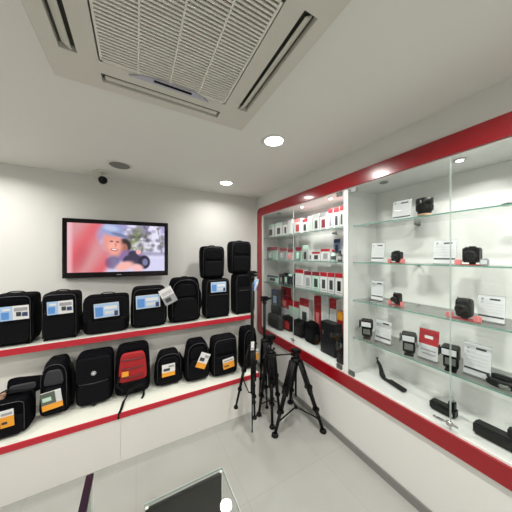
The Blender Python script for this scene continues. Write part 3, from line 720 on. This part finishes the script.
# bottom deck: bracket, grips
def onZ(px, py, z):
    dx, dy = ray(px); t = (z-EYE)/((256-py)/F); return t*dx, t*dy
x0, y0 = onZ(382, 382, T5)
o = thing('flash_bracket', 'curved black flash bracket lying on the cabinet bottom below the first flash', 'flash bracket', (1.66, onX(388,1.66)[0], T5))
MB().m('tripod').tube([(-.03,-.115,.008), (-.01,-.04,.008), (.0,.03,.009), (.01,.055,.02), (.015,.060,.05), (.02,.075,.085), (.02,.092,.105), (.02,.098,.135)], .008, 8, flat=(.018, .008)).build('curved_arm', o)
MB().m('rubber').tube([(-.036,-.135,.015), (-.018,-.06,.015), (-.008,-.02,.015)], .008, 10, flat=(.022,.013)).build('grip', o)
MB().m('black').lathe((.01,.045,.010), [(.018,0),(.018,.014),(.012,.018),(.012,.03)]).build('thumb_screw', o)
def grip(px, py, X, L_, label, k=1, mic=False):
    y, t = onX(px, X)
    o = thing('battery_grip', label, 'battery grip', (X, y, T5), .0, 'battery grips on the cabinet bottom')
    MB().m('black').box(-.022*k, -L_/2, 0, .030*k, L_/2, .046*k, .009).build('body', o)
    MB().m('rubber').box(-.026*k, -L_*.40, .010*k, -.021*k, L_*.42, .036*k, .002).build('rubber_pad', o)
    MB().m('black').box(-.012*k, -L_*.46, .045*k, .020*k, -L_*.22, .078*k, .004).build('contact_tower', o)
    MB().m('steel').lathe((.0, -L_*.36, .078*k), [(.008*k,0),(.008*k,.008*k),(.005,.010*k)]).build('screw', o)
    MB().m('chrome').box(-.0275*k, -L_*.44, .015*k, -.0255*k, -L_*.40, .032*k).build('latch', o)
grip(443, 0, 1.62, .125, 'black battery grip on the cabinet bottom beside the door lock', 1.15)
grip(497, 0, 1.60, .17, 'larger black battery grip at the right end of the cabinet bottom', 1.3)
y, t = onX(439, 1.54)
o = thing('metal_clip', 'tiny silver clip lying on the cabinet bottom below the battery grip', 'clip', (1.535, y, T5))
MB().m('chrome').box(-.012, -.02, 0, .012, .012, .006, .002).build('plate', o); MB().m('chrome').lathe((0, .02, 0), [(.008,0),(.009,.004),(.006,.008)]).build('knob', o)

# left half of the cabinet: boxed goods ------------------------------------
def pbox(px0, px1, pt, zb_, X, label, kind, dep=.06, group='boxed accessories in the far half of the cabinet', pbot=None, mats=('white','redprint','dark')):
    y0, t0 = onX(px0+.15, X); y1, t1 = onX(px1-.15, X); yc = (y0+y1)/2; w_ = abs(y0-y1); t = (t0+t1)/2; h = zat(pt, t)-zb_
    nm = {'box': 'product_box', 'blister': 'blister_pack', 'bottle': 'cleaning_bottle', 'lens': 'lens_box', 'case': 'hard_case'}[kind]
    o = thing(nm, label, nm.replace('_', ' '), (X, yc, zb_), 0, group)
    a, b_, c_ = mats; a2 = a
    if kind in ('box', 'lens'):
        MB().m(a).box(0, -w_/2, 0, dep, w_/2, h, .0015).build('carton', o)
        MB().m(b_).box(-.0012, -w_/2+.001, h*.80, dep*.5, w_/2-.001, h+.0008).build('header_band', o)
        MB().m(c_).box(-.0012, -w_*.26, h*.18, .002, w_*.22, h*.64).cone((-.0014, -w_*.02, h*.42), (.002, -w_*.02, h*.42), min(w_, h)*.20, seg=12).build('product_picture', o)
        MB().m('grey').box(-.0012, -w_*.42, h*.07, .002, w_*.3, h*.11).build('small_print', o)
    elif kind == 'blister':
        MB().m(a).box(.012, -w_/2, 0, .016, w_/2, h).build('backing_card', o)
        MB().m(b_).box(.009, -w_/2, h*.72, .0125, w_/2, h).build('header_band', o)
        MB().m('acrylic').box(-.008, -w_*.40, 0, .012, w_*.40, h*.68, .003).build('clear_blister', o)
        MB().m(c_).blob((.002, 0, h*.08), w_*.4, .014, h*.5, .5, .5, None, 0, 16, 10).build('packed_accessory', o)
    elif kind == 'bottle':
        r = w_*.40
        MB().m(a).lathe((0,0,0), [(r*.9,0),(r,.003),(r,h*.55),(r*.5,h*.68),(r*.4,h*.72)]).build('bottle_body', o)
        MB().m(b_).lathe((0,0,h*.72), [(r*.5,0),(r*.5,h*.2),(r*.3,h*.28)]).box(-r*.9, -r*.15, h*.86, 0, r*.15, h*.95).build('spray_head', o)
        MB().m(c_).lathe((0,0,h*.15), [(r*1.02,0),(r*1.03,.001),(r*1.03,h*.3),(r*1.02,h*.301)]).build('label_band', o)
    return o
W = 'white'
def row(items, zb_, where, X=1.60):
    for i, (a, b_, pt, kind, mats, desc, *rest) in enumerate(items):
        pbox(a, b_, pt, zb_, rest[0] if rest else X, f'{desc} {where}', kind, mats=mats)
r1_ = 'on the far top shelf'
row([
 (267.5, 274, 225, 'box', (W,'mint','dark'), 'small white box with black dot, leftmost'),
 (275, 282, 223, 'box', (W,'mint','dark'), 'small white box with black dot, second from left'),
 (283, 287.5, 222, 'box', (W,'grey','dark'), 'narrow white box with black picture, third from left'),
 (288, 292, 219.5, 'box', (W,'paper','white'), 'narrow plain white box left of the door seam'),
 (294, 301, 219, 'box', (W,'pink','redprint'), 'white box with pink print right of the door seam'),
 (302, 307.5, 219, 'box', (W,'redprint','dark'), 'white box with red band and tall black picture'),
 (308, 312.5, 216, 'box', (W,'paper','mint'), 'narrow white and mint box'),
 (313, 319, 214, 'box', (W,'paper','dark'), 'white box with dark bottle picture'),
 (319.5, 327, 213, 'box', (W,'grey','wine'), 'white box with grey band and wine picture'),
 (328, 333, 209, 'box', (W,'redprint','grey'), 'tall white box with red top, third from the divider'),
 (333.5, 339, 208, 'box', (W,'redprint','dark'), 'tall white box with red top and large black picture'),
 (339.5, 343.3, 206, 'box', (W,'redprint','dark'), 'tallest white box with red top against the divider'),
], T1, r1_)
r2_ = 'on the far second shelf'
row([
 (266.5, 277, 247, 'blister', ('mint','wine','grey'), 'wide blister pack with dark red header, leftmost'),
 (279, 286.5, 248, 'blister', ('paper','wine','grey'), 'blister pack with dark red header, second from left'),
 (287, 292.3, 249, 'blister', (W,'wine','pink'), 'small blister pack with dark red header by the door seam'),
 (295, 301, 247, 'blister', ('mint','wine','mint'), 'mint blister pack with thin wine header'),
 (302, 308, 245, 'blister', (W,'mint','dark'), 'white hang pack holding a thin black pen'),
 (309, 311.4, 252, 'box', (W,'paper','dark'), 'slim white box beside a red lid box'),
 (311.8, 320, 252, 'box', (W,'redprint','dark'), 'low white box with red lid'),
 (320.5, 330, 249, 'box', (W,'redprint','grey'), 'wide white box with red lid'),
 (331, 336, 249, 'bottle', ('mint','redprint','dark'), 'green bottle with red cap'),
 (337.5, 342.5, 250, 'bottle', ('dark','dark','grey'), 'dark spray bottle nearest the divider'),
], T2, r2_)
r3_ = 'on the far third shelf'
row([
 (267, 278, 276, 'box', ('mint','navy','dark'), 'mint and navy box, leftmost', 1.62),
 (279, 283, 274, 'lens', ('charcoal','dark','grey'), 'tall black lens box, first of the dark three', 1.62),
 (283.5, 288, 273, 'lens', ('dark','charcoal','mint'), 'tall black lens box, second of the dark three', 1.62),
 (288.5, 292.3, 274, 'lens', ('charcoal','mint','dark'), 'tall black lens box, third of the dark three', 1.62),
 (295, 303.5, 269.5, 'box', (W,'redprint','paper'), 'white box with red header right of the door seam'),
 (304, 311.5, 271.5, 'box', ('paper','wine','grey'), 'pale box with dark red header and grey picture'),
 (312, 319.5, 272, 'box', ('mint','wine','dark'), 'mint box with dark red header'),
 (320, 327, 272.5, 'box', (W,'redprint','dark'), 'white box with red header and black picture, third from divider'),
 (327.5, 334.5, 273, 'box', ('paper','redprint','dark'), 'white box with red header and black picture, second from divider'),
 (335, 342.8, 273.5, 'box', (W,'redprint','charcoal'), 'white box with red header and black picture against the divider'),
], T3, r3_)
# hanging pouch of blue cloth
o = pbox(333, 339.5, 239, SH[1]+.085, 1.80, 'small purple pack hanging on the back panel above the bottles', 'blister', mats=('lightblue','navy','navy'))
# bottom compartment
bb_ = 'on the cabinet bottom of the far half'
def stack(px0, px1, pt, zb_, X, dep, desc, mats, kind='box'): return pbox(px0, px1, pt, zb_, X, desc, kind, dep, 'larger goods in the bottom of the far half', mats=mats)
def top_of(o): return o.location.z+max(v.co.z for c in o.children for v in c.data.vertices)
k1 = stack(271, 278.5, 306, T5, 1.67, .05, 'grey carton under the navy and red box, leftmost at the cabinet bottom', ('fabgrey','dark','navy'))
stack(271.3, 278.2, 290, top_of(k1)+.001, 1.67, .05, 'navy and dark box with blue edge stacked on the leftmost grey carton', ('dark','navy','lightblue'))
k2 = stack(280, 288.5, 308, T5, 1.77, .055, 'white carton under the red box at the left of the cabinet bottom', (W,'paper','grey'))
k2b = stack(280.3, 288.2, 296, top_of(k2)+.001, 1.77, .055, 'red carton stacked on the white carton left of the seam', ('redprint','wine','pink'))
stack(280.8, 287.8, 286.5, top_of(k2b)+.001, 1.77, .055, 'small red top box on the red carton stack', ('redprint','redprint','dark'))
k3 = stack(288.5, 299, 301, T5, 1.77, .055, 'white striped carton with red header behind the dark shoe shaped bag', ('mint','redprint','paper'))
k4 = stack(299.5, 309, 299, T5, 1.77, .055, 'white carton with red header and black ring picture', (W,'redprint','dark'))
k5 = stack(314, 320.6, 296.5, T5, 1.77, .055, 'tall red carton standing at the back of the cabinet bottom', ('redprint','redprint','pink'))
k6 = stack(321, 329, 296, T5, 1.77, .055, 'tall plain white carton beside the tall red one', (W,'paper','paper'))
k7 = stack(329.5, 336.5, 299, T5, 1.77, .055, 'tall white carton with red square top', (W,'redprint','paper'))
k8 = stack(337, 343, 312, T5, 1.74, .07, 'orange red carton against the divider at the cabinet bottom', ('redprint','orange','redprint'))
# dark pouches and cases lying in front
def pouch(px0, px1, pt, X, dep, label, col_='fabgrey', name='camera_pouch', red=False):
    y0, _ = onX(px0, X); y1, t = onX(px1, X); w_ = abs(y0-y1); yc = (y0+y1)/2; t = onX((px0+px1)/2, X)[1]; h = zat(pt, t)-T5
    o = thing(name, label, 'pouch', (X, yc, T5), -PI/2, 'dark pouches at the cabinet bottom')
    MB().m(col_).blob((0,0,0), w_, dep, h, .4, .35, lambda z: 1-.12*z*z, .02).build('body', o)
    MB().m('redfab' if red else 'web').blob((0,-dep*.40,h*.12), w_*.7, dep*.3, h*.55, .4, .35, None, .01, 28, 14).build('front_pocket', o)
    MB().m('zip').tube([(-w_*.42,-dep*.30,h*.9), (0,-dep*.36,h*.93), (w_*.42,-dep*.30,h*.9)], .003, 6).build('zip', o)
    MB().m('web').tube([(math.cos(PI-PI*i/10)*w_*.2, 0, h-.006+.022*abs(math.sin(PI*i/10))**.6) for i in range(11)], .005, 8, flat=(.008,.003)).build('handle', o)
pouch(269, 282.5, 314, 1.61, .08, 'low grey pouch lying in the left corner of the cabinet bottom', 'fabgrey')
pouch(284, 293, 316, 1.70, .08, 'dark pouch with red pocket left of the seam at the cabinet bottom', M['fab'][1], red=True)
pouch(294.5, 305, 320, 1.69, .09, 'black pouch just right of the seam at the cabinet bottom', M['fab'][0])
pouch(306.5, 318, 322, 1.68, .09, 'black pouch with silver trimmed front left of the big case', M['fab'][2])
def hardcase(px0, px1, pt, X, dep, label):
    y0, _ = onX(px0, X); y1, _ = onX(px1, X); w_ = abs(y0-y1); t = onX((px0+px1)/2, X)[1]; h = zat(pt, t)-T5
    o = thing('hard_case', label, 'equipment case', (X, (y0+y1)/2, T5), 0)
    MB().m('charcoal').box(0, -w_/2, 0, dep, w_/2, h*.66, .006).build('case_base', o)
    MB().m('charcoal').box(0, -w_/2, h*.67, dep, w_/2, h, .006).build('lid', o)
    for s in (-1, 1): MB().m('steel').box(-.004, s*w_*.28-.01, h*.60, .002, s*w_*.28+.01, h*.74, .001).build('latch', o)
    MB().m('black').tube([(-.001,-w_*.14,h*.5), (-.015,-w_*.12,h*.5), (-.018,0,h*.5), (-.015,w_*.12,h*.5), (-.001,w_*.14,h*.5)], .005, 8).build('handle', o)
hardcase(320, 335, 323, 1.60, .10, 'big charcoal hard case standing at the right of the cabinet bottom')
hardcase(336, 342.5, 335, 1.56, .09, 'smaller black hard case wedged against the divider')

# ---------- tripods ----------
def limb(mb, a, b, r): mb.cone(a, b, r, r, 12)
def tripod(name, label, c, feet, hub, top, r=.011, spreader=True, foot_to=None, handle=None, wide=1.0, midpole=False, headk=1.0, cat='tripod'):
    o = thing(name, label, cat, (c[0], c[1], 0), 0, 'black camera tripods in the corner')
    Cv = Vector((c[0], c[1], 0))
    for fx, fy, fz in feet:
        ft = Vector((fx, fy, fz+.012))-Cv; ft.z = fz+.012; dr = Vector((ft.x, ft.y, 0)).normalized()
        hp = Vector((dr.x*.030*wide, dr.y*.030*wide, hub)); side = Vector((-dr.y, dr.x, 0))
        m1 = hp.lerp(ft, .38); m2 = hp.lerp(ft, .70)
        l = MB().m('tripod')
        for s in (-1, 1): limb(l, hp+side*s*r*.9, m1+side*s*r*.7+(m2-m1)*.3, r*.62)
        l.cone(hp, m1, r*.7, r*.7); 
        l = l.build('leg', o)
        MB().m('tripod').cone(m1, m2, r*.75, r*.68).box(-r*1.0, -r*1.0, -.016, r*1.0, r*1.0, .016, .003, mtx=Matrix.Translation(m1)).build('middle_section', l)
        MB().m('tripod').cone(m2, ft, r*.58, r*.5).box(-r*.85, -r*.85, -.014, r*.85, r*.85, .014, .003, mtx=Matrix.Translation(m2)).build('lower_section', l)
        MB().m('rubber').lathe(ft-Vector((0,0,.0115)), [(r*.9, 0), (r*1.15, .004), (r*1.0, .018), (r*.6, .024)], seg=14).build('foot', l)
    MB().m('tripod').lathe((0,0,hub-.022), [(.022,0),(.036*wide,.012),(.038*wide,.034),(.026,.048)]).build('shoulder', o)
    low = foot_to if foot_to is not None else hub*.42
    cc = MB().m('tripod'); cr = .010 if not midpole else .014
    if foot_to is not None: cc.cone((0,0,.001), (0,0,hub*.5), .0055, seg=12).cone((0,0,hub*.5), (0,0,top-.06*headk), cr, seg=14)
    else: cc.cone((0,0,low), (0,0,top-.06*headk), cr, seg=14)
    cc.build('centre_column', o)
    h = MB().m('tripod').lathe((0,0,top-.075*headk), [(.016*headk,0),(.022*headk,.006*headk),(.022*headk,.024*headk),(.017*headk,.028*headk),(.018*headk,.052*headk),(.026*headk,.056*headk)])
    h.box(-.036*headk, -.028*headk, top-.020*headk, .036*headk, .028*headk, top-.002, .003).cone((-.042*headk,0,top-.036*headk), (.042*headk,0,top-.036*headk), .011*headk)
    h = h.build('head', o)
    MB().m('rubber').box(-.026*headk, -.02*headk, top-.002, .026*headk, .02*headk, top+.003, .001).build('camera_plate', h)
    MB().m('rubber').lathe((.030,0,hub+.03), [(.009,0),(.010,.004),(.010,.014),(.007,.016)], 'X').build('column_knob', o)
    if handle:
        hv = Vector(handle)-Vector((c[0], c[1], 0))
        a = Vector((0,0,top-.038*headk)); mid = a.lerp(hv, .6)
        hh = MB().m('tripod').cone(a, mid, .006).build('pan_handle', o); MB().m('rubber').cone(mid, hv, .009, .010).build('handle_grip', hh)
    if spreader:
        sp = MB().m('tripod'); cz = hub*.28 if foot_to is None else hub*.5
        for fx, fy, fz in feet:
            ft = Vector((fx-c[0], fy-c[1], fz+.012)); dr = Vector((ft.x, ft.y, 0)).normalized(); hp = Vector((dr.x*.03, dr.y*.03, hub))
            q = hp.lerp(ft, .84 if foot_to is None else .5); sp.tube([(0,0,cz-.02), (dr.x*.03, dr.y*.03, cz-.022), q], .006, 8, flat=(.008, .004))
        sp.lathe((0,0,cz-.032), [(.012,0),(.014,.004),(.014,.022),(.010,.024)])
        sp.build('spreader', o)
    return o
# front tripod with wide open legs
ft3 = [(1.016,1.534,0), (1.40,1.373,0), (1.379,1.805,0)]
c3 = (1.265, 1.571)
tripod('camera_tripod', 'front black tripod with widely spread legs and a floor spreader', c3, ft3, .56, .66, .026, True, None, (1.02, 1.70, .60), 1.25, headk=1.1)
# slender tall pole with dangling legs, left
c1 = (.868, 1.66)
f1 = [(c1[0]-.12, c1[1]+.07, .20), (c1[0]-.03, c1[1]-.10, .19), (c1[0]+.06, c1[1]+.08, .18)]
tripod('light_stand', 'tall thin black stand left of the tripods, its centre pole reaching the floor', c1, f1, .72, 1.37, .017, True, 0, None, 1.0, midpole=True, cat='light stand', headk=1.0)
# small white tag on it
# pole tripod close to the plinth corner
c2 = (1.165, 1.955)
f2 = [(c2[0]-.03, c2[1]-.10, 0), (c2[0]+.09, c2[1]-.02, 0), (c2[0]-.0, c2[1]+.10, 0)]
tripod('camera_tripod', 'tall black tripod standing at the plinth corner with its column raised', c2, f2, .62, 1.08, .015, True, None, (1.21, 1.90, 1.07), 1.0, midpole=True)
c4 = (1.10, 1.735)
f4 = [(c4[0]-.055, c4[1]-.115, 0), (c4[0]+.10, c4[1]+.0, 0), (c4[0]-.085, c4[1]+.07, 0)]
tripod('camera_tripod', 'nearly closed black tripod between the spread one and the thin stand', c4, f4, .60, .76, .023, True, None, (.95, 1.62, .62), 1.0, headk=1.1)
tg = [o for o in bpy.data.objects if o.name.startswith('light_stand')][0]
card(MB(), -.035, .72, -.005, .79, -.045, [(0,0,0,0,'white'), (.1,.1,.9,.3,'grey')], .05).build('swing_tag', tg, label='small white swing tag')

# ---------- low glass display table at the bottom of the view ----------
tz = .535
tb = thing('glass_table', 'low glass topped display table with a black end panel, nearest the viewer', 'glass table', (.0, .70, 0))
gx1, gy1, gx0, gy0 = .335, 1.115, -.16, .25
cxp, cyp = onZ(222, 467, tz)
gx1, gy1 = cxp, cyp; gx0 = onZ(145, 503, tz)[0]-.004; gy0 = .12
loc(MB().m('tableglass').box(gx0, gy0, tz-.008, gx1, gy1, tz), tb).build('glass_top', tb)
e = MB().m('dooredge').box(gx1, gy0, tz-.008, gx1+.0015, gy1, tz).box(gx0, gy1, tz-.008, gx1, gy1+.0015, tz)
loc(e, tb).build('edge_trim', tb)
xl = onZ(145, 503, tz)[0]
loc(MB().m('panelblack').box(xl, gy1-.020, .02, gx1-.009, gy1-.006, tz-.010, .001), tb).build('end_panel', tb)
lg = [(gx1-.008, gy1-.008), (gx1-.008, gy0+.01), (gx0+.01, gy0+.01), (gx0+.01, gy1-.008)]
for x, y in lg: loc(MB().m('frame').box(x-.006, y-.006, .0, x+.006, y+.006, tz-.009, .001), tb).build('leg', tb)
# dark capped glass screen
sx, sy = onZ(94, 472, tz)
sc_ = thing('glass_screen', 'narrow upright glass panel with glossy dark purple top rail, left of the glass table', 'glass panel', (sx-.014, sy, 0))
MB().m('purple').box(-.014, -.62, tz-.022, .014, 0, tz, .003).build('top_rail', sc_)
MB().m('greenpane').box(-.004, -.615, .03, .004, -.005, tz-.022).build('glass_pane', sc_)
MB().m('frame').box(-.012, -.012, .0, .012, 0, tz-.022, .001).build('end_post', sc_)
MB().m('frame').box(-.012, -.62, .0, .012, -.608, tz-.022, .001).build('end_post', sc_)
MB().m('purple').box(-.012, -.61, .0, .012, -.01, .03, .002).build('bottom_rail', sc_)

# ---------- camera, world, colour ----------
cam = bpy.data.cameras.new('camera'); co = bpy.data.objects.new('camera', cam); COL.objects.link(co)
co.location = (0, 0, EYE); co.rotation_euler = (PI/2, 0, -math.atan2(SY, CY)); cam.sensor_width = 36; cam.lens = 36*F/512; cam.clip_start = .01
S.camera = co
wd = bpy.data.worlds.new('world'); S.world = wd; wd.use_nodes = True
wd.node_tree.nodes['Background'].inputs[0].default_value = (.9,.95,1,1); wd.node_tree.nodes['Background'].inputs[1].default_value = .3
vs = S.view_settings; vs.view_transform = 'Standard'; vs.look = 'None'; vs.gamma = 1; vs.exposure = -.09; vs.use_curve_mapping = False
